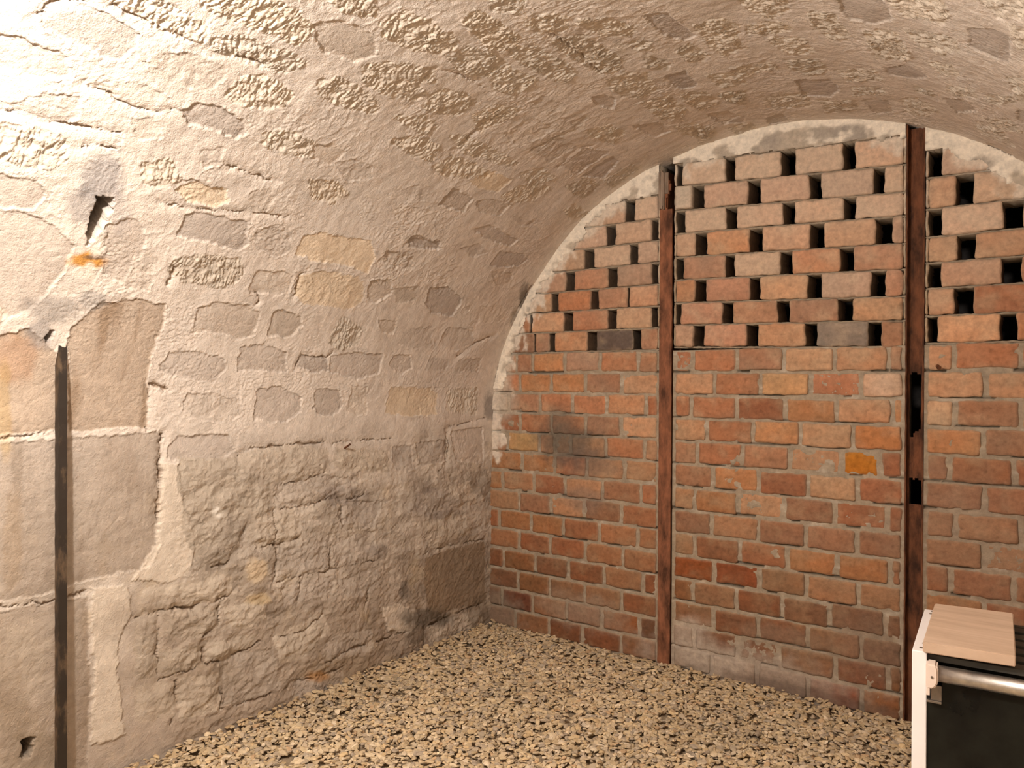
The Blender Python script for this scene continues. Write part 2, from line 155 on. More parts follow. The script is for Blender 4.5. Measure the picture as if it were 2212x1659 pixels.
def plain(name,c,rough=.6,metal=0,var=.15,scale=20,bump=0,c2=None,spec=.5,stretch=None,lo=.35,hi=.65):
    m,nt,N,L,P=new_mat(name)
    tc=N.new('ShaderNodeTexCoord'); mp=N.new('ShaderNodeMapping'); L.new(tc.outputs['Object'],mp.inputs[0])
    if stretch: mp.inputs['Scale'].default_value=stretch
    n=N.new('ShaderNodeTexNoise'); n.inputs['Scale'].default_value=scale; n.inputs['Detail'].default_value=7; n.inputs['Roughness'].default_value=.65
    L.new(mp.outputs[0],n.inputs['Vector'])
    cr=N.new('ShaderNodeValToRGB'); cr.color_ramp.elements[0].position=lo; cr.color_ramp.elements[1].position=hi
    a=[v*(1-var) for v in c]; b=[min(1,v*(1+var)) for v in c] if c2 is None else c2
    cr.color_ramp.elements[0].color=(*a,1); cr.color_ramp.elements[1].color=(*b,1)
    L.new(n.outputs['Fac'],cr.inputs[0]); L.new(cr.outputs[0],P.inputs['Base Color'])
    P.inputs['Roughness'].default_value=rough; P.inputs['Metallic'].default_value=metal; P.inputs['Specular IOR Level'].default_value=spec
    if bump:
        bp=N.new('ShaderNodeBump'); bp.inputs['Distance'].default_value=bump; bp.inputs['Strength'].default_value=.8
        L.new(n.outputs['Fac'],bp.inputs['Height']); L.new(bp.outputs[0],P.inputs['Normal'])
    return m
M_stone=attr_mat('limewashed_stone',.93,((320,.0016,.75),(120,.0035,.6)),.12,40,.2)
M_brick=attr_mat('old_brick',.9,((330,.0012,.6),(110,.0025,.5)),.22,60,.25)
M_gravel=attr_mat('gravel_stone',.8,((500,.0008,.4),),.12,150,.3)
M_dirt=plain('cellar_dirt',(.30,.23,.15),.95,0,.3,60,.004)
M_backshade=plain('backshade_stone',(.06,.05,.045),.95,0,.4,12,.01)  # near-black colour stands in for the shade behind the screen wall

# ------------------------------------------------------------ vault and side walls
def catmull(P,n=24):
    P=np.array(P);out=[]
    for i in range(len(P)-1):
        a=P[max(i-1,0)];b=P[i];c=P[i+1];d=P[min(i+2,len(P)-1)]
        for k in range(n):
            t=k/n; out.append(.5*((2*b)+(-a+c)*t+(2*a-5*b+4*c-d)*t*t+(-a+3*b-3*c+d)*t**3))
    out.append(P[-1]); return np.array(out)
PR=catmull(PROFILE); PS=np.concatenate([[0],np.cumsum(np.hypot(*np.diff(PR,axis=0).T))])
S_WALL=1.02          # springing line: end of the upright wall
G=.0026
def axis(parts):
    out=[]
    for a,b,st in parts:
        n=max(2,int(round((b-a)/st))+1); out.append(np.linspace(a,b,n)[:-1])
    out.append([parts[-1][1]]); return np.concatenate(out)
sA=axis([(0,.06,.02),(.06,S_WALL,G),(S_WALL,3.52,G),(3.52,4.36,.012),(4.36,PS[-1],.03)])
yA=axis([(-2.0,.2,.05),(.2,.46,.012),(.46,2.56,G),(2.56,3.6,.05)])
def build_shell():
    Y,Sg=np.meshgrid(yA,sA)            # rows: s, columns: y
    Y=Y.astype(np.float32);Sg=Sg.astype(np.float32)
    # tone and relief
    big=fbm(Y*1.6+3,Sg*1.6,11,3); med=fbm(Y*7,Sg*7,21,4); fine=fbm(Y*28,Sg*28,31,4)
    low=1-sstep(.72,1.02,Sg+.07*perlin(Y*4,Sg*6,5)-.0*Y)      # unrendered foot of the wall
    left=1-sstep(1.08,1.16,Y+.02*perlin(Y*5,Sg*5,8))          # big dressed blocks near the bar
    wall=1-sstep(.95,1.1,Sg)
    sm=perlin(Y*45,Sg*30,41); wr=1-np.abs(perlin(Y*34+2*med,Sg*22,43))*2.6
    H=.010*big+.0045*med
    fr=fbm(Y*95+3*med,Sg*150,45,3,.65)*(1-sstep(1.7,2.1,Sg))+sstep(1.7,2.1,Sg)*fbm(Y*150+2*med,Sg*70,46,3,.65); H+=(1-low)*(.0008*sm+.0012*np.clip(wr,0,1)**3*sstep(-.2,.3,fbm(Y*3,Sg*3,47,2))+.0030*fr*sstep(-.2,.45,fbm(Y*5+9,Sg*5,48,3)))
    # lower wall: rough rock face
    rock=fbm(Y*12,Sg*17,51,6,.62); crag=1-np.abs(fbm(Y*5,Sg*8,57,4))*3
    H+=low*(1-left)*(.0095*rock+.004*np.clip(crag,-1,1))
    H+=low*left*.0015*fine+low*(1-left)*.0026*fbm(Y*55,Sg*70,59,3)
    blot=sstep(.05,.45,fbm(Y*6+11,Sg*9,60,5,.6))*low*(1-left)
    paint=lin(.68,.605,.53)
    C=np.ones(Y.shape+(3,),dtype=np.float32)*paint
    C*= (1+.10*fbm(Y*5,Sg*5,61,4))[...,None]
    lowcol=lerp(lin(.36,.305,.245),lin(.56,.49,.41),sstep(-.35,.35,fbm(Y*7,Sg*8,63,4))[...,None])
    foot=(1-sstep(.15,.62,Sg+.10*perlin(Y*3,Sg*3,66)))[...,None]
    lowcol=lerp(lowcol,lin(.29,.215,.15),.8*foot)
    C=lerp(C,lowcol,(low*(1-.35*left)*.85)[...,None])
    C=lerp(C,lin(.25,.20,.155),(.6*blot)[...,None])
    yel=sstep(.15,.5,fbm(Y*9+4,Sg*9,67,4)); C=lerp(C,lin(.55,.42,.24),(.25*yel*low)[...,None])
    # warped sampling position gives every stone a ragged outline
    wy=Y+.013*fbm(Y*38,Sg*38,71,4,.65); ws=Sg+.012*fbm(Y*38,Sg*38,73,4,.65)
    tex1=1-np.abs(fbm(Y*112+1.8*perlin(Y*14,Sg*14,80),Sg*24,81,3,.6))*3.4     # chisel strokes, long across the vault
    tex1b=fbm(Y*60,Sg*40,85,3)
    tex2=fbm(Y*22,Sg*22,83,5,.62)
    edge_n=perlin(Y*16,Sg*16,91)
    rs=np.random.RandomState(5)
    covered=np.full(Y.shape,1.0,dtype=np.float32)
    def sdf(P,X,Z):
        d=np.full(X.shape,1e9,dtype=np.float32); sg=np.ones(X.shape,dtype=np.float32)
        n=len(P)
        for i in range(n):
            ax,az=P[i];bx,bz=P[(i+1)%n]
            ex,ez=bx-ax,bz-az; px,pz=X-ax,Z-az
            t=np.clip((px*ex+pz*ez)/(ex*ex+ez*ez+1e-12),0,1)
            d=np.minimum(d,(px-ex*t)**2+(pz-ez*t)**2)
            c1=Z>=az;c2=Z<bz;c3=ex*pz-ez*px>0
            flip=(c1&c2&c3)|(~c1&~c2&~c3); sg=np.where(flip,-sg,sg)
        return np.sqrt(d)*sg          # negative inside
    def stone(t,P):
        P=np.array(P,dtype=np.float32)     # (y,s)
        pad=.03
        i0,i1=np.searchsorted(sA,[P[:,1].min()-pad,P[:,1].max()+pad]); j0,j1=np.searchsorted(yA,[P[:,0].min()-pad,P[:,0].max()+pad])
        if i1-i0<3 or j1-j0<3: return
        sl=(slice(i0,i1),slice(j0,j1))
        d=sdf(P,wy[sl],ws[sl])-(.007 if t in 'rR' else 0)
        size=min(np.ptp(P[:,0]),np.ptp(P[:,1]))
        m=1-sstep(-.003,.002,d); inner=1-sstep(-min(.03,size*.3),0,d)
        rim=np.exp(-((d-.0015)/.0022)**2)*sstep(-.15,.35,edge_n[sl])
        tint=1+.06*rs.randn(); warm=rs.rand()
        isr=t in 'rR'; dep=rs.uniform(.0010,.0030)
        if t=='s':
            H[sl]+=m*(-dep+.0006*tex2[sl])+rim*.0014-(m*(1-inner))*.001; c=lerp(lin(.575,.495,.415),lin(.53,.465,.41),warm)
            H[sl]-=m*.7*(.0011*sm[sl]+.0016*np.clip(wr[sl],0,1)**3)
        elif t=='m':
            H[sl]+=m*(-dep*.7+.0035*tex2[sl])+rim*.0013; c=lerp(lin(.60,.52,.435),lin(.57,.50,.435),warm)
        elif t=='y':
            H[sl]+=m*(-dep+.0018*tex2[sl])+rim*.0013; c=lin(.64,.53,.40)
        elif isr:
            amp=.0042 if t=='r' else .0052
            tt=np.clip(tex1[sl],-1,1)
            H[sl]+=m*(-.002+amp*tt*(.75+.6*np.clip(tex2[sl]*2,-.6,.6))+.0028*tex1b[sl]+.0045*tex2[sl])
            c=lerp(lin(.60,.53,.44),lin(.60,.51,.40),warm)
        elif t=='p':
            H[sl]+=m*.004-(m*low[sl]*(1-left[sl])*.85)*(.0095*rock[sl]+.004*np.clip(crag[sl],-1,1)); c=lin(.64,.56,.465); tint=1
        elif t=='q':
            H[sl]+=m*(.004+.006*tex2[sl])*inner; c=lerp(lin(.46,.395,.32),lin(.54,.465,.38),warm)
        elif t=='d':
            H[sl]+=-m*.5*low[sl]*(1-left[sl])*(.0095*rock[sl]+.004*np.clip(crag[sl],-1,1)); c=lin(.30,.225,.155)
        elif t=='h':
            deep=1-sstep(-.004,.001,d+.003*tex2[sl]); H[sl]+=-.07*deep; c=lin(.10,.08,.065); C[sl]=lerp(C[sl],c,deep[...,None]*.85); return  # deep hole, its inner shade also tinted into the colour
        f=1.0
        cc=np.broadcast_to(c*tint,C[sl].shape)
        if isr or t=='m':
            pit=sstep(.1,.9,-tex1[sl] if isr else -tex2[sl]*2)
            cc=lerp(cc,lin(.47,.33,.17) if t!='R' else lin(.46,.28,.11),(pit*(.7 if t=='r' else .95 if t=='R' else .3)*sstep(-.2,.5,tex2[sl]+.3*warm))[...,None])
            f=.75
        if P[:,0].mean()<1.05 and t=='s' and P[:,1].mean()<1.35: cc=cc*lin(.80,.735,.66)*(.84 if P[:,1].mean()<.95 else 1); cc=lerp(cc,cc*lin(.62,.52,.40),(.8*sstep(-.05,.45,fbm(Y[sl]*16,Sg[sl]*4,95,4)))[...,None]); f=.92
        if low[sl].mean()>.5 and t in 'sm': cc=cc*.80; f=.6
        mm=(m*f)[...,None]; C[sl]=lerp(C[sl],cc,mm)
        covered[sl]=np.minimum(covered[sl],np.clip(d,-.0,1))
    allp=[(p[0],[(p[k+1]/1000,p[k]/1000) for k in range(1,len(p),2)]) for p in STONES]
    # coursed stones where the photograph does not reach
    cents=[np.mean(P,axis=0) for _,P in allp]
    s0=1.2
    while s0<4.3:
        y0=.15+rs.rand()*.1
        hh=rs.uniform(.09,.12)
        while y0<2.5:
            ww=rs.uniform(.13,.22)
            c=(y0+ww/2,s0+hh/2)
            if min(abs(c[0]-q[0])/(.10+ww/2)+abs(c[1]-q[1])/(.07+hh/2) for q in cents)>1.0 and (c[1]>3.3 or c[0]<.75):
                pts=[]
                for k in range(9):
                    a=2*math.pi*k/9; q=.42
                    pts.append((c[0]+ww*q*math.copysign(abs(math.cos(a))**.6,math.cos(a))*rs.uniform(.9,1.1),c[1]+hh*q*math.copysign(abs(math.sin(a))**.6,math.sin(a))*rs.uniform(.85,1.1)))
                allp.append((rs.choice(list('rrms')),pts))
            y0+=ww+.02
        s0+=hh+.02
    holes=[a for a in allp if a[0]=='h']
    for t,P in [a for a in allp if a[0]!='h']: stone(t,P)
    # cracks and open joints
    for cr in CRACKS:
        wd=cr[0]; P=[(cr[k+1]/1000,cr[k]/1000) for k in range(1,len(cr),2)]
        A=np.array(P); pad=.02
        i0,i1=np.searchsorted(sA,[A[:,1].min()-pad,A[:,1].max()+pad]); j0,j1=np.searchsorted(yA,[A[:,0].min()-pad,A[:,0].max()+pad]); sl=(slice(i0,i1),slice(j0,j1))
        X=wy[sl];Z=ws[sl]; d=np.full(X.shape,1e9,dtype=np.float32)
        for (ax,az),(bx,bz) in zip(P[:-1],P[1:]):
            ex,ez=bx-ax,bz-az; t=np.clip(((X-ax)*ex+(Z-az)*ez)/(ex*ex+ez*ez+1e-12),0,1); d=np.minimum(d,(X-ax-ex*t)**2+(Z-az-ez*t)**2)
        d=np.sqrt(d); wv=(.0012+.0010*wd)*np.clip(.55+1.5*edge_n[sl]+.5*perlin(Y[sl]*45,Sg[sl]*45,93),.02,1.7)
        m=1-sstep(wv*.4,wv,d)
        H[sl]+=-m*(.003+.0022*wd)-.003*np.exp(-(d/.012)**2)
        C[sl]=lerp(C[sl],C[sl]*lin(.55,.45,.36),(m*.8)[...,None])
    for st in STAINS:
        s_,y_,as_,ay_,bs,by,cr_,cg,cb,al=st
        det=as_*by-ay_*bs
        R=max(abs(as_)+abs(bs),.01)*2.2;Ry=max(abs(ay_)+abs(by),.01)*2.2
        i0,i1=np.searchsorted(sA,[s_-R,s_+R]); j0,j1=np.searchsorted(yA,[y_-Ry,y_+Ry]); sl=(slice(i0,i1),slice(j0,j1))
        ds=Sg[sl]-s_;dy=Y[sl]-y_
        u=(ds*by-dy*bs)/det; v=(-ds*ay_+dy*as_)/det
        r=np.sqrt(u*u+v*v)+.45*fbm(Y[sl]*26,Sg[sl]*26,int(abs(s_*977))%200,4)
        m=(1-sstep(.55,1.15,r))*al
        C[sl]=lerp(C[sl],lin(cr_,cg,cb),m[...,None])
    for t,P in holes: stone(t,P)
    # shade painted in where the vault runs on behind the brick screen
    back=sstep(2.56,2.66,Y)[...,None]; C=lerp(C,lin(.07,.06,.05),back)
    # soil at the foot
    edge=sstep(0,.03,Y-yA[0])
    C=np.clip(C,.01,.9)
    # displace along the inward normal
    px=np.interp(sA,PS,PR[:,0]);pz=np.interp(sA,PS,PR[:,1])
    tx=np.gradient(px,sA);tz=np.gradient(pz,sA); l=np.hypot(tx,tz); nx=tz/l; nz=-tx/l
    X3=px[:,None]+nx[:,None]*H; Z3=pz[:,None]+nz[:,None]*H
    V=np.stack([X3,Y,Z3],-1)
    ny=len(yA)
    def part(name,a,b):
        i0=np.searchsorted(sA,a-1e-6);i1=np.searchsorted(sA,b-1e-6)
        v=V[i0:i1+1].reshape(-1,3);c=C[i0:i1+1].reshape(-1,3)
        return structure(mesh_from(name,v,grid_faces(i1-i0+1,ny),M_stone,None,c))
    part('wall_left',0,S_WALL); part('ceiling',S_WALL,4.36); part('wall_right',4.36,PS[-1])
build_shell()
# end closures
def capwall(name,y,mat,flip):
    v=[(x,y,z) for x,z in PR[::6]]; n=len(v); v.append((-.75,y,.6))
    f=np.array([(i,(i+1)%n,n) for i in range(n)]); 
    return structure(mesh_from(name,v,f[:,::-1] if flip else f,mat,None,np.full((n+1,3),.66),False))
capwall('wall_front',-2.0,M_stone,True)
capwall('wall_behind',3.6,M_backshade,False)
# ------------------------------------------------------------ floor
structure(mesh_from('floor',[(-2.05,-2,-.012),(.5,-2,-.012),(.5,3.6,-.012),(-2.05,3.6,-.012)],np.array([(0,1,2,3)]),M_dirt,None,None,False))
def build_gravel():
    rs=np.random.RandomState(3)
    t=(1+5**.5)/2
    ico=np.array([(-1,t,0),(1,t,0),(-1,-t,0),(1,-t,0),(0,-1,t),(0,1,t),(0,-1,-t),(0,1,-t),(t,0,-1),(t,0,1),(-t,0,-1),(-t,0,1)])/math.sqrt(1+t*t)
    icf=np.array([(0,11,5),(0,5,1),(0,1,7),(0,7,10),(0,10,11),(1,5,9),(5,11,4),(11,10,2),(10,7,6),(7,1,8),(3,9,4),(3,4,2),(3,2,6),(3,6,8),(3,8,9),(4,9,5),(2,4,11),(6,2,10),(8,6,7),(9,8,1)])
    n=46000
    y=.45+(2.52-.45)*rs.rand(n)**.9; x=-1.96+2.40*rs.rand(n)
    # sparse where never in view
    r=(.0052+.0050*rs.rand(n)**1.4)*(1+.4*(rs.rand(n)>.96))
    out=~((x>-.27)&(x<.27)&(y>1.30)&(y<1.72)); x=x[out];y=y[out];r=r[out];n=len(x)
    V=ico[None]*(1+.28*rs.randn(n,12,1).clip(-1.3,1.3))
    sc3=np.stack([rs.uniform(.9,1.5,n),rs.uniform(.7,1.1,n),rs.uniform(.30,.6,n)],-1)
    V=V*sc3[:,None,:]*r[:,None,None]
    tl=rs.randn(n)*.33; az=rs.rand(n)*2*np.pi; a0=rs.rand(n)*2*np.pi
    def rotz(V,a): c,s=np.cos(a)[:,None],np.sin(a)[:,None]; return np.stack([V[...,0]*c-V[...,1]*s,V[...,0]*s+V[...,1]*c,V[...,2]],-1)
    V=rotz(V,a0); c,s=np.cos(tl)[:,None],np.sin(tl)[:,None]
    V=np.stack([V[...,0],V[...,1]*c-V[...,2]*s,V[...,1]*s+V[...,2]*c],-1); V=rotz(V,az)
    hz=.006*fbm(x*5,y*5,3,3)+.010*np.exp(-(x+1.95)/.06)+.006*np.exp(-(2.52-y)/.05)
    z=hz+rs.rand(n)*.010-.006
    V+=np.stack([x,y,z],-1)[:,None,:]
    pal=1.03*np.array([(.60,.48,.31),(.52,.42,.29),(.42,.35,.27),(.36,.31,.26),(.66,.55,.39),(.56,.42,.24),(.72,.62,.48),(.46,.36,.23),(.50,.34,.20)])
    k=rs.choice(len(pal),n,p=[.2,.18,.13,.09,.14,.08,.06,.09,.03]); c=lerp(pal[k],np.array([.54,.44,.30]),.25)*(1+.09*rs.randn(n,1))
    c=c*(1-.25*np.clip(fbm(x*3,y*3,9,2),0,1))[:,None]
    wallside=np.exp(-np.minimum(2.52-y,x+1.96)/.05)[:,None]*.45; c=lerp(c,np.array([.34,.22,.11]),wallside*(rs.rand(n,1)>.3))  # stones browner towards the walls
    F=(icf[None]+12*np.arange(n)[:,None,None]).reshape(-1,3)
    o=mesh_from('gravel',V.reshape(-1,3),F,M_gravel,None,np.repeat(np.clip(c*np.array([1,.975,.93]),.03,.85),12,axis=0),False)
    tag(o,'layer of small tan and grey gravel spread over the cellar floor','gravel',None,'stuff')
build_gravel()

# ------------------------------------------------------------ brick screen wall
YB=2.52
PAN={1:(-1.985,-1.203),2:(-1.150,-.408),3:(-.358,.47)}
ZB0=1.125; CH=.0805
JOINTS={1:[[-1.839,-1.759,-1.606,-1.448,-1.289],[-1.821,-1.669,-1.511,-1.358],[-1.877,-1.721,-1.57,-1.417,-1.256],[-1.818,-1.666,-1.51,-1.357],[-1.882,-1.724,-1.65,-1.575,-1.421,-1.26],[-1.808,-1.648,-1.502,-1.343],[-1.907,-1.749,-1.601,-1.434,-1.274],[-1.819,-1.669,-1.513,-1.355],[-1.922,-1.761,-1.607,-1.448,-1.286],[-1.82,-1.668,-1.509,-1.346],[-1.898,-1.738,-1.583,-1.425,-1.265],[-1.824,-1.669,-1.508,-1.35],[-1.907,-1.75,-1.589,-1.435,-1.277],[-1.837,-1.673,-1.519,-1.351],[-1.88,-1.719,-1.56,-1.412,-1.251]],
2:[[-1.077,-.919,-.763,-.608,-.454],[-.997,-.84,-.681,-.529],[-1.081,-.92,-.759,-.6,-.443],[-1.023,-.864,-.711,-.553],[-1.058,-.899,-.745,-.586,-.475],[-1.001,-.842,-.686,-.539],[-1.066,-.914,-.759,-.606,-.454],[-1.004,-.843,-.693,-.539],[-1.066,-.907,-.749,-.597,-.446],[-.995,-.839,-.688,-.535],[-1.071,-.918,-.764,-.618,-.46],[-.996,-.842,-.683,-.525],[-1.066,-.911,-.774,-.6,-.45],[-1.002,-.845,-.682,-.523],[-1.07,-.914,-.752,-.601,-.45]],
3:[[-.282,-.123],[-.205],[-.279,-.122],[-.209],[-.293,-.137],[-.206],[-.276,-.119],[-.207],[-.288,-.136],[-.207],[-.28,-.12],[-.205],[-.28,-.12],[-.205],[-.28,-.12]]}
# lattice: openings (x0,x1) per row, rows counted from the top; 'j' marks a mortared joint
LAT={1:{2:[(-1.346,-1.305)],3:[(-1.426,-1.384),(-1.237,-1.203)],4:[(-1.520,-1.477),(-1.326,-1.293)],5:[(-1.605,-1.564),(-1.417,-1.375),(-1.236,-1.203)],6:[(-1.670,-1.638),(-1.491,-1.456),('j',-1.330)],7:[(-1.613,-1.572),(-1.418,-1.381),(-1.237,-1.203),('j',-1.77)],8:[(-1.682,-1.653),(-1.506,-1.464),(-1.313,-1.279),('j',-1.75)]},
2:{1:[(-1.150,-1.118),(-.963,-.931),(-.777,-.732),(-.587,-.553)],2:[(-1.080,-1.038),(-.885,-.841),(-.687,-.651),(-.499,-.469)],3:[(-1.150,-1.110),(-.961,-.923),(-.770,-.733),(-.583,-.551)],4:[(-1.072,-1.029),(-.880,-.835),(-.685,-.642),(-.492,-.445)],5:[(-1.150,-1.115),(-.962,-.929),(-.778,-.739),(-.593,-.551)],6:[(-1.071,-1.030),(-.879,-.842),(-.691,-.650),(-.504,-.464)],7:[(-1.150,-1.121),(-.972,-.934),(-.787,-.747),(-.599,-.556)],8:[(-1.074,-1.035),(-.888,-.848),(-.698,-.662),(-.512,-.475)]},
3:{2:[(-.358,-.316),(-.10,-.06),(.09,.13)],3:[(-.281,-.238),(-.09,-.05),(.10,.14),(.29,.33)],4:[(-.358,-.317),(-.166,-.119),(.03,.07),(.22,.26)],5:[(-.276,-.232),(-.08,-.04),(.11,.15),(.30,.34)],6:[(-.358,-.317),(-.169,-.122),(.02,.06),(.21,.25)],7:[(-.283,-.235),(-.09,-.05),(.10,.14),(.29,.33)],8:[(-.358,-.325),(-.172,-.132),(.02,.06),(.21,.25)]}}
ROWZ={1:{r:(z,z) for r,z in zip(range(2,9),(1.601,1.521,1.442,1.363,1.285,1.206,1.127))},
2:{r:(a,b) for r,a,b in zip(range(1,9),(1.700,1.616,1.535,1.451,1.371,1.290,1.212,1.134),(1.665,1.583,1.511,1.429,1.352,1.271,1.198,1.119))},
3:{r:(z,z) for r,z in zip(range(2,9),(1.611,1.520,1.438,1.362,1.287,1.207,1.127))}}
for p in ROWZ:                                          # an underside for the row above the topmost
    r=min(ROWZ[p]); ROWZ[p][r-1]=(ROWZ[p][r][0]+.083,ROWZ[p][r][1]+(.083 if p!=2 else .089))
def rowz(p,r,x):
    a,b=ROWZ[p][r]; x0,x1={1:(-1.7,-1.2),2:(-1.1,-.47),3:(-.35,.4)}[p]
    return a+(b-a)*(x-x0)/(x1-x0)
ARC=PR[(PR[:,1]>.75)]
def archd(x,z):
    x=np.atleast_1d(x);z=np.atleast_1d(z)
    d=np.full(x.shape,9.0)
    A=ARC[::3]
    for (ax,az),(bx,bz) in zip(A[:-1],A[1:]):
        ex,ez=bx-ax,bz-az; t=np.clip(((x-ax)*ex+(z-az)*ez)/(ex*ex+ez*ez),0,1); d=np.minimum(d,np.hypot(x-ax-ex*t,z-az-ez*t))
    top=np.interp(x,PR[:,0],PR[:,1]) if False else None
    return d
AX=ARC[:,0];AZ=ARC[:,1]
_o=np.argsort(AX)
def ztop(x): return np.interp(x,AX[_o],AZ[_o])
rsb=np.random.RandomState(12)
PALB=np.array([(.42,.21,.12),(.46,.26,.155),(.41,.20,.115),(.49,.30,.19),(.36,.21,.14),(.45,.24,.125),(.38,.175,.10),(.36,.205,.13),(.47,.30,.19)])
DUST=lin(.50,.385,.27)
def soot_and_shade(x,z,C):
    def blob(cx,cz,rx,rz,c,a,seed):
        nonlocal C
        r=np.sqrt(((x-cx)/rx)**2+((z-cz)/rz)**2)+.4*fbm(x*18,z*18,seed,3)
        C=lerp(C,np.array(c),((1-sstep(.4,1.15,r))*a)[...,None])
    blob(-1.60,.77,.17,.10,(.11,.09,.07),.75,1); blob(-1.63,.85,.08,.09,(.15,.12,.09),.5,2); blob(-1.50,.70,.16,.07,(.15,.11,.09),.5,3)
    blob(-1.52,.56,.12,.06,(.2,.15,.12),.5,4); blob(-1.92,.05,.14,.13,(.24,.19,.14),.7,5); blob(-1.5,.13,.25,.08,(.36,.28,.21),.5,6)
    blob(-.9,.04,.45,.10,(.38,.31,.25),.75,7); blob(-.5,.2,.15,.12,(.25,.17,.12),.4,8); blob(-.75,.18,.22,.05,(.26,.19,.13),.5,9)
    blob(-1.08,.13,.09,.08,(.45,.38,.31),.7,14); blob(-1.0,.05,.15,.07,(.45,.38,.31),.7,15)
    blob(-1.90,1.05,.06,.2,(.5,.42,.33),.6,16); blob(-1.88,.92,.06,.08,(.45,.38,.30),.6,17)
    blob(-.15,.55,.35,.25,(.25,.17,.12),.3,18); blob(-.7,.02,.4,.03,(.12,.08,.06),.6,19)  # the broad patch is the cabinet's shadow, painted onto the brick
    return C
W=MB()
def brick(xl,xr,zb,zt,depth,seed,colr,proud=0,kind='b'):
    """zb,zt are functions of x"""
    nx=max(6,int((xr-xl)/.0042));nz=18
    u=np.linspace(0,1,nx);v=np.linspace(0,1,nz)
    U,Vv=np.meshgrid(u,v,indexing='ij')
    X=xl+(xr-xl)*U; Z0=zb(X);Z1=zt(X); Zz=Z0+(Z1-Z0)*Vv
    hx=(xr-xl)/2;hz=(Z1-Z0)/2
    # rounded, chipped outline
    cr=.007
    ex=(np.abs(U-.5)*2*hx);ez=(np.abs(Vv-.5)*2*hz)
    qx=np.clip(ex-(hx-cr),0,None);qz=np.clip(ez-(hz-cr),0,None)
    q=np.hypot(qx,qz); k=np.where(q>cr,cr/np.maximum(q,1e-6),1)
    sx=np.sign(U-.5);sz=np.sign(Vv-.5)
    X=X-sx*(qx-qx*k); Zz=Zz-sz*(qz-qz*k)
    n1=perlin(X*28+seed,Zz*28,101);n2=perlin(X*28,Zz*28+seed,103)
    eu=np.maximum(np.abs(U-.5)*2,0)**6;ev=(np.abs(Vv-.5)*2)**6
    X=X+.0035*n1*eu; Zz=Zz+.0035*n2*ev
    dd=np.minimum(np.minimum(U,1-U)*2*hx,np.minimum(Vv,1-Vv)*2*hz)
    fall=np.clip(1-dd/.006,0,1)**2
    chip=sstep(.25,.55,fbm(X*22+seed*3,Zz*22,107,2))*np.clip(1-dd/.018,0,1)
    yy=YB-.004-proud+.0045*fall+.006*chip+.0016*fbm(X*45+seed,Zz*45,109,3)
    pits=sstep(.35,.6,perlin(X*75+seed,Zz*75,111)); yy=yy+.0018*pits
    rsv=rsb.randn(); C=np.ones(X.shape+(3,))*np.array(colr)
    C=C*(1+.20*fbm(X*14+seed,Zz*22,113,3))[...,None]
    hue=fbm(X*9+seed*2,Zz*12,117,2); C=C*(1+np.stack([hue*.10,-hue*.05,-hue*.15],-1))
    du=sstep(-.05,.6,fbm(X*12-seed,Zz*14,115,3)+.0)*(.75 if kind=='b' else .15)*.6; C=lerp(C,DUST,du[...,None])
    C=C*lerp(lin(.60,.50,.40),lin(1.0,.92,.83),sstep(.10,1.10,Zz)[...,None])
    C=lerp(C,C*.6,(pits*.4)[...,None])
    C=lerp(C,DUST*.9,(fall*.45)[...,None])
    # limewash splashes near the vault
    ad=archd(X.ravel(),Zz.ravel()).reshape(X.shape)
    lw=sstep(.085,.045,ad+.09*fbm(X*22,Zz*16,119,4)); C=lerp(C,lin(.72,.65,.55),(lw*.85)[...,None])
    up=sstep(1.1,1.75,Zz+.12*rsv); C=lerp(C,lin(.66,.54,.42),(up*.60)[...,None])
    C=soot_and_shade(X,Zz,C)
    V=np.stack([X,yy,Zz],-1); idx=np.arange(nx*nz).reshape(nx,nz)
    verts=[V.reshape(-1,3)];cols=[C.reshape(-1,3)]
    faces=[grid_faces(nx,nz)]
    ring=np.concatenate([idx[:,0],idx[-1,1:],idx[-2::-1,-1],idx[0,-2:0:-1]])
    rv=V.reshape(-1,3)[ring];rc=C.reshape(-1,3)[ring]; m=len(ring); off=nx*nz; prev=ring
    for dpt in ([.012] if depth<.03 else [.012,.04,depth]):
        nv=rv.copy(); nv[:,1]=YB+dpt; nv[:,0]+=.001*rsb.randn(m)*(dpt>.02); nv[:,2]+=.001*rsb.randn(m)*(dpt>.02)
        verts.append(nv);cols.append(rc*(.8 if depth<.03 else .38))  # faces inside the openings darkened, shade put into their colour
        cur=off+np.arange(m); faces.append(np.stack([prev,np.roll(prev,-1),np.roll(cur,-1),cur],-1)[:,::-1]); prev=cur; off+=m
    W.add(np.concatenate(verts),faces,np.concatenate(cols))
def tone(p,r,i):
    sp={(1,'L',8,3):(.12,.095,.085),(2,'L',8,3):(.12,.10,.09),(2,'S',5,4):(.48,.20,.03),(2,'S',2,4):(.56,.40,.30),(2,'S',2,2):(.50,.31,.17),(1,'S',5,1):(.50,.33,.17),(2,'L',2,0):(.40,.37,.32),(2,'S',14,0):(.46,.38,.30),(2,'S',14,3):(.40,.14,.07),(3,'S',3,0):(.50,.36,.25),(1,'S',13,1):(.28,.12,.08),(1,'S',13,4):(.44,.17,.045),(2,'S',10,0):(.36,.13,.05),(2,'S',10,1):(.36,.13,.06),(2,'S',4,4):(.46,.21,.09),(2,'L',5,3):(.48,.22,.11),(2,'L',4,1):(.50,.25,.12)}
    return sp.get((p,)+r+(i,))
MORT=lin(.34,.275,.20)
seed=0
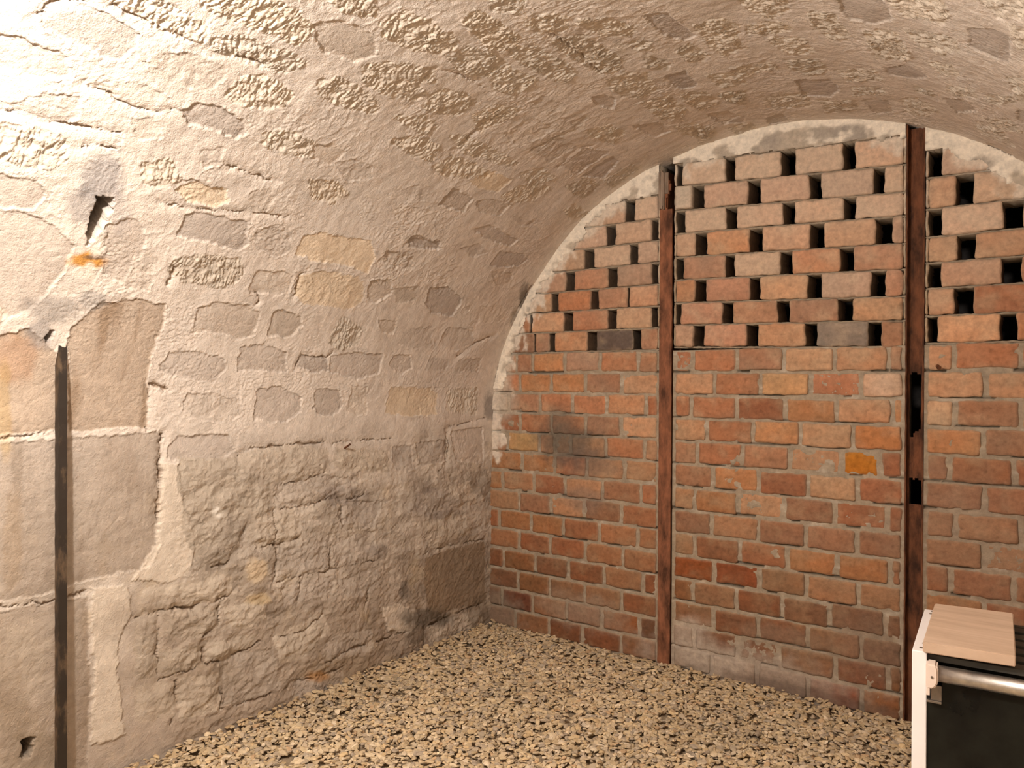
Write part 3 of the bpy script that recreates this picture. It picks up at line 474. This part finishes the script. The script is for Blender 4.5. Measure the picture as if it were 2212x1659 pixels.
for p,(pl,pr) in PAN.items():
    for r,js in enumerate(JOINTS[p],1):
        js=sorted(js)
        if p==3: js=js+[js[-1]+.157*k for k in range(1,5) if js[-1]+.157*k<.44]
        zb0=ZB0-CH*r; zt0=zb0+CH
        xs=[pl]+js+[pr]
        for i,(a,b) in enumerate(zip(xs[:-1],xs[1:])):
            seed+=1; g=.0055+.002*rsb.rand()
            l=a+(g if i else (.008 if p>1 else 0)+.004*rsb.rand()); rr=b-(g if i<len(xs)-2 else (.008 if p<3 else 0)+.003*rsb.rand())
            if rr-l<.02: continue
            t0=.004*rsb.randn()*.4;t1=.0015*rsb.randn()
            c=tone(p,('S',r),i) or PALB[rsb.randint(len(PALB))]*(1+.07*rsb.randn())
            if r>=11: c=np.array(c)*.88
            pd=.0015*rsb.randn()-(.0035 if rsb.rand()<.12 else 0)
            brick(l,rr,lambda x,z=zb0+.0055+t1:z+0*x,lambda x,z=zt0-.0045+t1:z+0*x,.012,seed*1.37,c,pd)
    for r,hs in LAT[p].items():
        cuts=[]
        for h in hs:
            cuts.append((h[1]-.005,h[1]+.005,1) if h[0]=='j' else (h[0],h[1],0))
        cuts.sort()
        edges=[pl]+[v for c in cuts for v in c[:2]]+[pr]
        top=(r-1) in ROWZ[p]
        for i in range(0,len(edges),2):
            l,rr=edges[i],edges[i+1]
            xm=(l+rr)/2
            # bricks stop inside the vault
            zlow=rowz(p,r,xm); okx=[x for x in np.linspace(l,rr,30) if ztop(x)>zlow-.01 and -1.97<x<.46]
            if not okx: continue
            l=max(l,min(okx)-.02); rr=min(rr,max(okx)+.02)
            zb=lambda x,p=p,r=r: rowz(p,r,x)+.0012
            zt=lambda x,p=p,r=r: rowz(p,r-1,x)-.0030
            # light mortar seam against a post
            if abs(l-pl)<1e-6 and p>1:
                seed+=1; brick(l,l+.008,zb,zt,.10,seed*1.37,MORT*1.2,-.002,'m'); l+=.009
            if abs(rr-pr)<1e-6 and p<3:
                seed+=1; brick(rr-.008,rr,zb,zt,.10,seed*1.37,MORT*1.2,-.002,'m'); rr-=.009
            if rr-l<.015: continue
            seed+=1
            c=tone(p,('L',r),i//2)
            if c is None: c=PALB[rsb.randint(len(PALB))]*(1+.07*rsb.randn())
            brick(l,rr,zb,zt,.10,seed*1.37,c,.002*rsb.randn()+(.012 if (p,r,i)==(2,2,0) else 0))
        # bed joint under the row
        nxx=int((pr-pl)/.004)
        xx=np.linspace(pl,pr,nxx)
        keep=(ztop(xx)>rowz(p,r,xx)-.02)&(xx>-1.96)&(xx<.45)
        xx=xx[keep]
        zz=rowz(p,r,xx); f=.007+.004*fbm(xx*30,xx*0+r+p,131,3)
        zc=[(zz-.005-.002*perlin(xx*60,xx*0+r,133)),(zz+.002+.002*perlin(xx*60,xx*0+r,135))]
        vv=[];
        for zq,yq in((zc[0],YB+.10),(zc[0],YB+f),((zc[0]+zc[1])/2,YB+f-.003),(zc[1],YB+f),(zc[1],YB+.10)): vv.append(np.stack([xx,yq+0*xx,zq],-1))
        vv=np.stack(vv,1); cc=np.ones(vv.shape)*MORT*.95; cc=lerp(cc,lin(.62,.56,.47),sstep(.10,.02,archd(xx,zz))[:,None,None]*.8)
        W.add(vv.reshape(-1,3),grid_faces(len(xx),5,0,True),cc.reshape(-1,3))
    # mortar behind the solid courses
    st=.0045
    xx=np.arange(pl,pr+st/2,st);zz=np.arange(-.03,ZB0-.002,st)
    X,Z=np.meshgrid(xx,zz,indexing='ij')
    smear=sstep(.15,.6,fbm(X*7,Z*9,141,3)) if p>1 else sstep(.3,.7,fbm(X*7,Z*9,141,3))
    yy=YB+.0022+.0018*fbm(X*40,Z*40,143,4)-.0075*smear*sstep(-.3,.4,fbm(X*26,Z*26,145,3))
    sd=np.minimum(X-pl,pr-X); 
    if p>1: yy=lerp(yy,YB-.003,np.clip(1-(X-pl)/.010,0,1))
    if p<3: yy=lerp(yy,YB-.003,np.clip(1-(pr-X)/.010,0,1))
    ad=archd(X.ravel(),Z.ravel()).reshape(X.shape)
    C=np.ones(X.shape+(3,))*MORT*(1+.18*fbm(X*20,Z*20,147,3))[...,None]
    C=lerp(C,lin(.50,.44,.36),(.5*sstep(.1,.5,fbm(X*15,Z*40,149,3)))[...,None])
    C=lerp(C,lin(.62,.56,.47),(sstep(.06,.015,ad+.02*fbm(X*20,Z*20,151,2))*(Z>.75))[...,None])
    # open dark joints
    zr=(ZB0-Z)/CH; k=np.round(zr); dj=np.abs(zr-k)*CH
    gap=(np.abs(Z-(ZB0-CH*k)-.0045+.0)<.0035)&(fbm(X*6,k*3.7,153,2)>.12)
    yy=yy+gap*.010; 
    C=lerp(C,C*.45,(gap*1.0)[...,None])
    C=soot_and_shade(X,Z,C)
    W.add(np.stack([X,yy,Z],-1).reshape(-1,3),grid_faces(len(xx),len(zz)),C.reshape(-1,3))
    # returns of the masonry beside the posts
    for xe,fl in ((pl,True),(pr,False)):
        if (p==1 and fl) or (p==3 and not fl): continue
        zz2=np.arange(-.03,ZB0,.01)
        v=np.stack([np.stack([xe+0*zz2,YB-.003+0*zz2+d,zz2],-1) for d in(0,.05,.11)],1)
        W.add(v.reshape(-1,3),grid_faces(len(zz2),3,0,fl),np.ones((len(zz2)*3,3))*MORT*.9)
    # lime mortar packed between the bricks and the vault
    st=.004
    xx=np.arange(pl,pr+st/2,st);zz=np.arange(.98 if p==1 else 1.35,1.87,st)
    X,Z=np.meshgrid(xx,zz,indexing='ij')
    ad=archd(X.ravel(),Z.ravel()).reshape(X.shape)
    inside=Z<ztop(X)+.01
    nf=fbm(X*24,Z*24,161,4); nl=fbm(X*6,Z*6,163,2)
    wd=.032+.040*nf+.022*nl+(.012 if p==1 else .02)
    rmin=min(LAT[p]); topz=rowz(p,rmin-1,X)
    m=(inside)&((ad<wd)|(Z>topz-.004+.008*nf))
    for r,hs in LAT[p].items():
        for h in hs:
            if h[0]=='j': continue
            m&=~((X>h[0]-.002)&(X<h[1]+.002)&(Z>rowz(p,r,X)-.002)&(Z<rowz(p,r-1,X)-.004))
    yy=YB-.011+.004*fbm(X*18,Z*18,165,4)+.006*sstep(.6,1.0,ad/np.maximum(wd,.005))*(Z<topz)
    C=np.ones(X.shape+(3,))*lin(.80,.72,.60)*(1+.1*nf)[...,None]
    grey=sstep(-.15,.15,fbm(X*14+3,Z*18,167,4)+ (ad-.045)*7)
    C=lerp(C,lerp(lin(.30,.26,.22),lin(.42,.35,.27),sstep(-.3,.3,nl)[...,None]),(grey*sstep(.012,.028,ad)*.85)[...,None])
    yy=yy+grey*sstep(.012,.028,ad)*.003
    idm=-np.ones(X.shape,dtype=np.int64); f=grid_faces(len(xx),len(zz)); mm=m.ravel(); f=f[mm[f].all(axis=1)]
    used=np.unique(f); remap=-np.ones(X.size,dtype=np.int64); remap[used]=np.arange(len(used))
    if len(used): W.add(np.stack([X,yy,Z],-1).reshape(-1,3)[used],remap[f],C.reshape(-1,3)[used])
    # solid backing for the packed zone so that no light leaks past it
    xb=np.linspace(pl,pr,40)
    for a,b in zip(xb[:-1],xb[1:]):
        xm=(a+b)/2; zt=ztop(xm)+.03; zb=rowz(p,rmin-1,xm)-.003
        if zt-zb>.02 and -1.95<xm<.44:
            if p==2 or (p==1 and xm>-1.45) or p==3: W.box(a,b,YB+.002,YB+.10,zb,zt,0,MORT)
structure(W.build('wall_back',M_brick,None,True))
# rear plane of the solid part
o=MB()
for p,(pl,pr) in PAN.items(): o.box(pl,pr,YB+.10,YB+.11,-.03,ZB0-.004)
structure(o.build('wall_back_rear',M_backshade))

# ------------------------------------------------------------ posts in the brick wall
M_rust=plain('rusted_steel',(.13,.052,.026),.85,.0,.45,30,.0015,(.30,.12,.06),.3,(1,1,.35))
M_rust2=plain('dark_rusted_steel',(.07,.028,.014),.85,.0,.5,35,.0018,(.19,.07,.03),.3,(1,1,.3))
def plate(mb,x0,x1,y,z0,z1,thick,hole=None,amp=.0012,seed=0,flare=None):
    nx=9;nz=int((z1-z0)/.006)
    X,Z=np.meshgrid(np.linspace(x0,x1,nx),np.linspace(z0,z1,nz),indexing='ij')
    yy=y+amp*fbm(X*60+seed,Z*40,171,3)
    Xr=X+.0012*perlin(X*0+seed,Z*30,173)
    keep=np.ones(X.shape,bool)
    f=grid_faces(nx,nz)
    if hole is not None:
        keep=~hole(X,Z); f=f[keep.ravel()[f].all(axis=1)]
    v=np.stack([Xr,yy,Z],-1).reshape(-1,3); n=len(v)
    v2=v.copy(); v2[:,1]+=thick
    e={}
    for q in f:
        for a,b in ((q[0],q[1]),(q[1],q[2]),(q[2],q[3]),(q[3],q[0])):
            if (b,a) in e: del e[(b,a)]
            else: e[(a,b)]=1
    side=np.array([(b,a,a+n,b+n) for a,b in e])
    mb.add(np.concatenate([v,v2]),[np.concatenate([f,f[:,::-1]+n,side])])
p1=thing('steel_post','narrow red-brown rusted steel post between the left and middle brick panels','post',(-1.1765,YB,0),'steel posts dividing the brick wall')
def loc(o): return o.location
def sub(mb,name,mat,root,smooth=False):
    ob=mb.build(name,mat,root,smooth); ob.location=(-root.location.x,-root.location.y,-root.location.z); return ob
m=MB(); plate(m,-1.2005,-1.1535,YB-.010,-.012,1.775,.008,lambda X,Z:(Z>1.625)&(X>-1.165+.010*np.sin(Z*60))|(Z>1.755-.012*np.sin(X*300)),.0014,3); sub(m,'front_flange',M_rust,p1)
m=MB(); m.box(-1.181,-1.174,YB-.002,YB+.07,-.012,1.76,0); sub(m,'web',M_rust2,p1)
m=MB(); m.box(-1.2005,-1.1535,YB+.07,YB+.077,-.012,1.74,0); sub(m,'rear_flange',M_rust2,p1)
# splintered old timber packing at its head
M_wood=plain('weathered_timber',(.16,.10,.065),.9,0,.5,30,.002,(.36,.27,.20),.3,(1,1,.15))
m=MB()
for k in range(5):
    x=-1.203+.004*k; t=1.635+.01*rsb.rand(); 
    X0=x; m.box(X0,X0+.0045+.002*rsb.rand(),YB-.016-.003*rsb.rand(),YB-.009,t-.03*rsb.rand(),1.765-.012*rsb.rand(),.0008)
m.box(-1.1845,-1.168,YB-.013,YB-.0085,1.68,1.755,.001)
sub(m,'timber_packing',M_wood,p1)
p2=thing('steel_post','dark rusted steel channel post with two rust holes, between middle and right brick panels','post',(-.3835,YB,0),'steel posts dividing the brick wall')
def web_holes(X,Z):
    a=(Z>.872-.012*perlin(X*90,Z*40,181)+(X+.38)*.9*1.0+(-.0))&(Z<1.035+.004*perlin(X*90,Z*10,183))&(X>-.3975)&(X<-.3685)
    b=(Z>.654)&(Z<.722+.003*perlin(X*90,Z*10,185))&(X>-.395)&(X<-.3665)
    return a|b
m=MB(); plate(m,-.4035,-.3635,YB+.012,-.012,1.765,.005,web_holes,.0016,9); sub(m,'web',M_rust2,p2)
m=MB(); plate(m,-.4075,-.4035,YB-.010,-.012,1.775,.030,None,.0008,11); sub(m,'flange',M_rust2,p2)
m=MB(); plate(m,-.3635,-.3590,YB-.004,-.012,1.76,.026,None,.0008,13); sub(m,'flange',M_rust2,p2)

# ------------------------------------------------------------ angle iron bar against the left wall
M_bar=plain('flaking_dark_paint',(.035,.024,.016),.6,.0,.3,28,.0006,(.20,.13,.075),.4,(1,1,.4),.50,.74)
bar=bpy.data.objects.new('angle_iron_bar',None)
m=MB()
def lbar(p_top,p_bot,wd,th):
    a=Vector(p_top);b=Vector(p_bot)
    ex=Vector((-1,0,0));ey=Vector((0,1,0))
    prof=[(0,0),(0,wd),(th,wd),(th,th),(wd,th),(wd,0)]
    n=60; vs_=[]
    for k in range(n+1):
        c=b.lerp(a,k/n)
        for u,v in prof:
            vs_.append(tuple(c+ex*u+ey*v+Vector((.0005*math.sin(k*1.7),.0005*math.sin(k*2.3+u*900),0))))
    f=[(k*6+i,k*6+(i+1)%6,(k+1)*6+(i+1)%6,(k+1)*6+i) for k in range(n) for i in range(6)]
    m.add(vs_,[np.array(f),np.array([[n*6+i for i in range(6)],[5-i for i in range(6)]])])
lbar((-1.925,.8106,1.150),(-1.885,.7997,-.01),.019,.004)
o=m.build('angle_iron_bar',M_bar)
tag(o,'thin dark flaking metal angle bar standing upright against the left stone wall','bar')
# ------------------------------------------------------------ small ironwork left in the walls
def nail(name,label,p,d,l,r,mat,cat='nail',head=1.6):
    m=MB();p=Vector(p);d=Vector(d).normalized()
    m.tube(p-d*.01,p+d*l,r,12); m.tube(p+d*l,p+d*(l+.002),r*head,12)
    o=m.build(name,mat); tag(o,label,cat); return o
nail('bolt_stub','short rusty bolt stub sticking out of the right brick panel near the post',(-.3245+.002,YB-.006,1.058),(.3,-1,-.25),.014,.0055,M_rust2,'bolt',1.1)
nail('wall_nail','small dark nail head in the pale mortar of the left stone wall',(-1.957,1.807,1.007),(1,-.2,.1),.008,.0035,M_rust2)
nail('wall_peg','short dark metal peg angled out of the rough lower left stone wall',(-1.96,1.724,.786),(1,-.1,.5),.022,.0032,M_rust2,'peg',1.0)

# ------------------------------------------------------------ white unit with board, lower right
M_white=plain('white_enamel',(.84,.82,.82),.35,0,.03,8,0,None,.5)
M_black=plain('black_glass',(.008,.008,.007),.12,0,.4,9,0,(.016,.017,.013),.2)
M_chrome=plain('worn_chrome',(.62,.61,.60),.34,1,.25,24,.0003,(.92,.90,.86),.5,(1,1,1))
M_plastic=plain('aged_white_plastic',(.74,.62,.54),.45,0,.06,20)
M_board=plain('pine_board',(.50,.36,.255),.7,0,.08,7,.0004,(.58,.43,.32),.35,(1,7,3))
M_steel=plain('dull_metal',(.30,.26,.22),.4,.9,.3,20)
M_dark=plain('dark_metal',(.05,.045,.035),.6,.3,.3,16)
def px(pxx,pyy):                         # viewing direction of the camera for a point of the frame
    c,s=math.cos(math.radians(.35)),math.sin(math.radians(.35))
    u=pxx-1106;v=829.5-pyy; u2=u*c+v*s;v2=-u*s+v*c
    return Vector((-math.sin(YAW)*1650+math.cos(YAW)*u2,math.cos(YAW)*1650+math.sin(YAW)*u2,v2))
ZT=.572
d=px(1977,1393); t=(ZT-1)/d.z; P0=Vector((0,0,1))+d*t
cab=thing('storage_unit','low white-sided unit with black front and chrome bar in the lower right corner','cabinet',(P0.x,P0.y,0),None,math.radians(4.25))
WD,DP=.46,.27
m=MB(); m.box(0,.0212,0,DP,0,ZT,.0015); side=m.build('side_panel',M_white,cab)
for (x,y) in((.012,.018),(.014,.045),(.012,DP-.03),(.014,DP-.012)):
    m=MB(); m.tube((x,y,ZT-.001),(x,y,ZT+.0008),.0028,14); m.build('screw_cap',M_steel,side)
m=MB(); m.box(WD-.0235,WD,0,DP,0,ZT,.0015); m.build('side_panel',M_white,cab)
m=MB(); m.box(.0212,WD-.0235,DP-.012,DP,0,ZT-.005,.001); m.build('back_panel',M_dark,cab)
m=MB(); m.box(.0212,WD-.0235,.01,DP-.012,0,.02,.001); m.build('bottom_panel',M_dark,cab)
m=MB()
for k in range(6):
    y=.012+k*.043; m.box(.0212,WD-.0235,y,y+.026,ZT-.016,ZT-.006,.001)
m.build('top_rack',M_dark,cab,False)
m=MB(); m.box(.0215,WD-.0235,.004,.014,.02,.494,.0); m.box(.043,WD-.0235,.004,.014,.494,.534,.0); fr=m.build('front_panel',M_black,cab)
m=MB(); m.tube((.036,-.006,.5435),(WD-.03,-.006,.5435),.0128,40); m.build('chrome_bar',M_chrome,cab,True)
# plastic bracket with cut corners holding the bar
import bmesh
bm=bmesh.new()
pts=[(.0214,.522),(.032,.522),(.0365,.528),(.0385,.534),(.0385,.555),(.036,.561),(.0214,.561)]
f=bm.faces.new([bm.verts.new((x,-.024,z)) for x,z in pts]); r=bmesh.ops.extrude_face_region(bm,geom=[f])
for q in r['geom']:
    if isinstance(q,bmesh.types.BMVert): q.co.y=.004
bmesh.ops.recalc_face_normals(bm,faces=bm.faces[:]); bmesh.ops.bevel(bm,geom=[e for e in bm.edges],offset=.0025,segments=2,affect='EDGES')
m=MB(); m.addbm(bm); br=m.build('bar_bracket',M_plastic,cab)
m=MB(); m.tube((.030,-.0255,.5415),(.030,-.0235,.5415),.0018,12); m.build('screw',M_steel,br)
m=MB(); m.box(.0275,.0425,-.002,.003,.498,.522,.0005); m.box(.0215,.0425,-.006,.003,.4945,.498,.0004); m.build('metal_clip',M_steel,cab)
m=MB(); m.box(.0214,.0262,-.008,.003,.506,.5215,.0008); m.build('plastic_tab',M_plastic,cab)
# the loose board lying on top
bz=ZT+.0009
def on(pxx,pyy,z):
    d=px(pxx,pyy); return Vector((0,0,1))+d*((z-1)/d.z)
BT=.017
cor=[on(2000,1376,bz+BT),on(2202,1404,bz+BT),on(2195,1311,bz+BT),on(2025,1292,bz+BT)]
bm=bmesh.new(); f=bm.faces.new([bm.verts.new(c) for c in cor]); r=bmesh.ops.extrude_face_region(bm,geom=[f])
for q in r['geom']:
    if isinstance(q,bmesh.types.BMVert): q.co.z=bz
bmesh.ops.recalc_face_normals(bm,faces=bm.faces[:]); bmesh.ops.bevel(bm,geom=list(bm.edges),offset=.0015,segments=2,affect='EDGES')
m=MB(); m.addbm(bm); o=m.build('wooden_board',M_board)
tag(o,'small flat pale wooden board lying on top of the white unit','board')
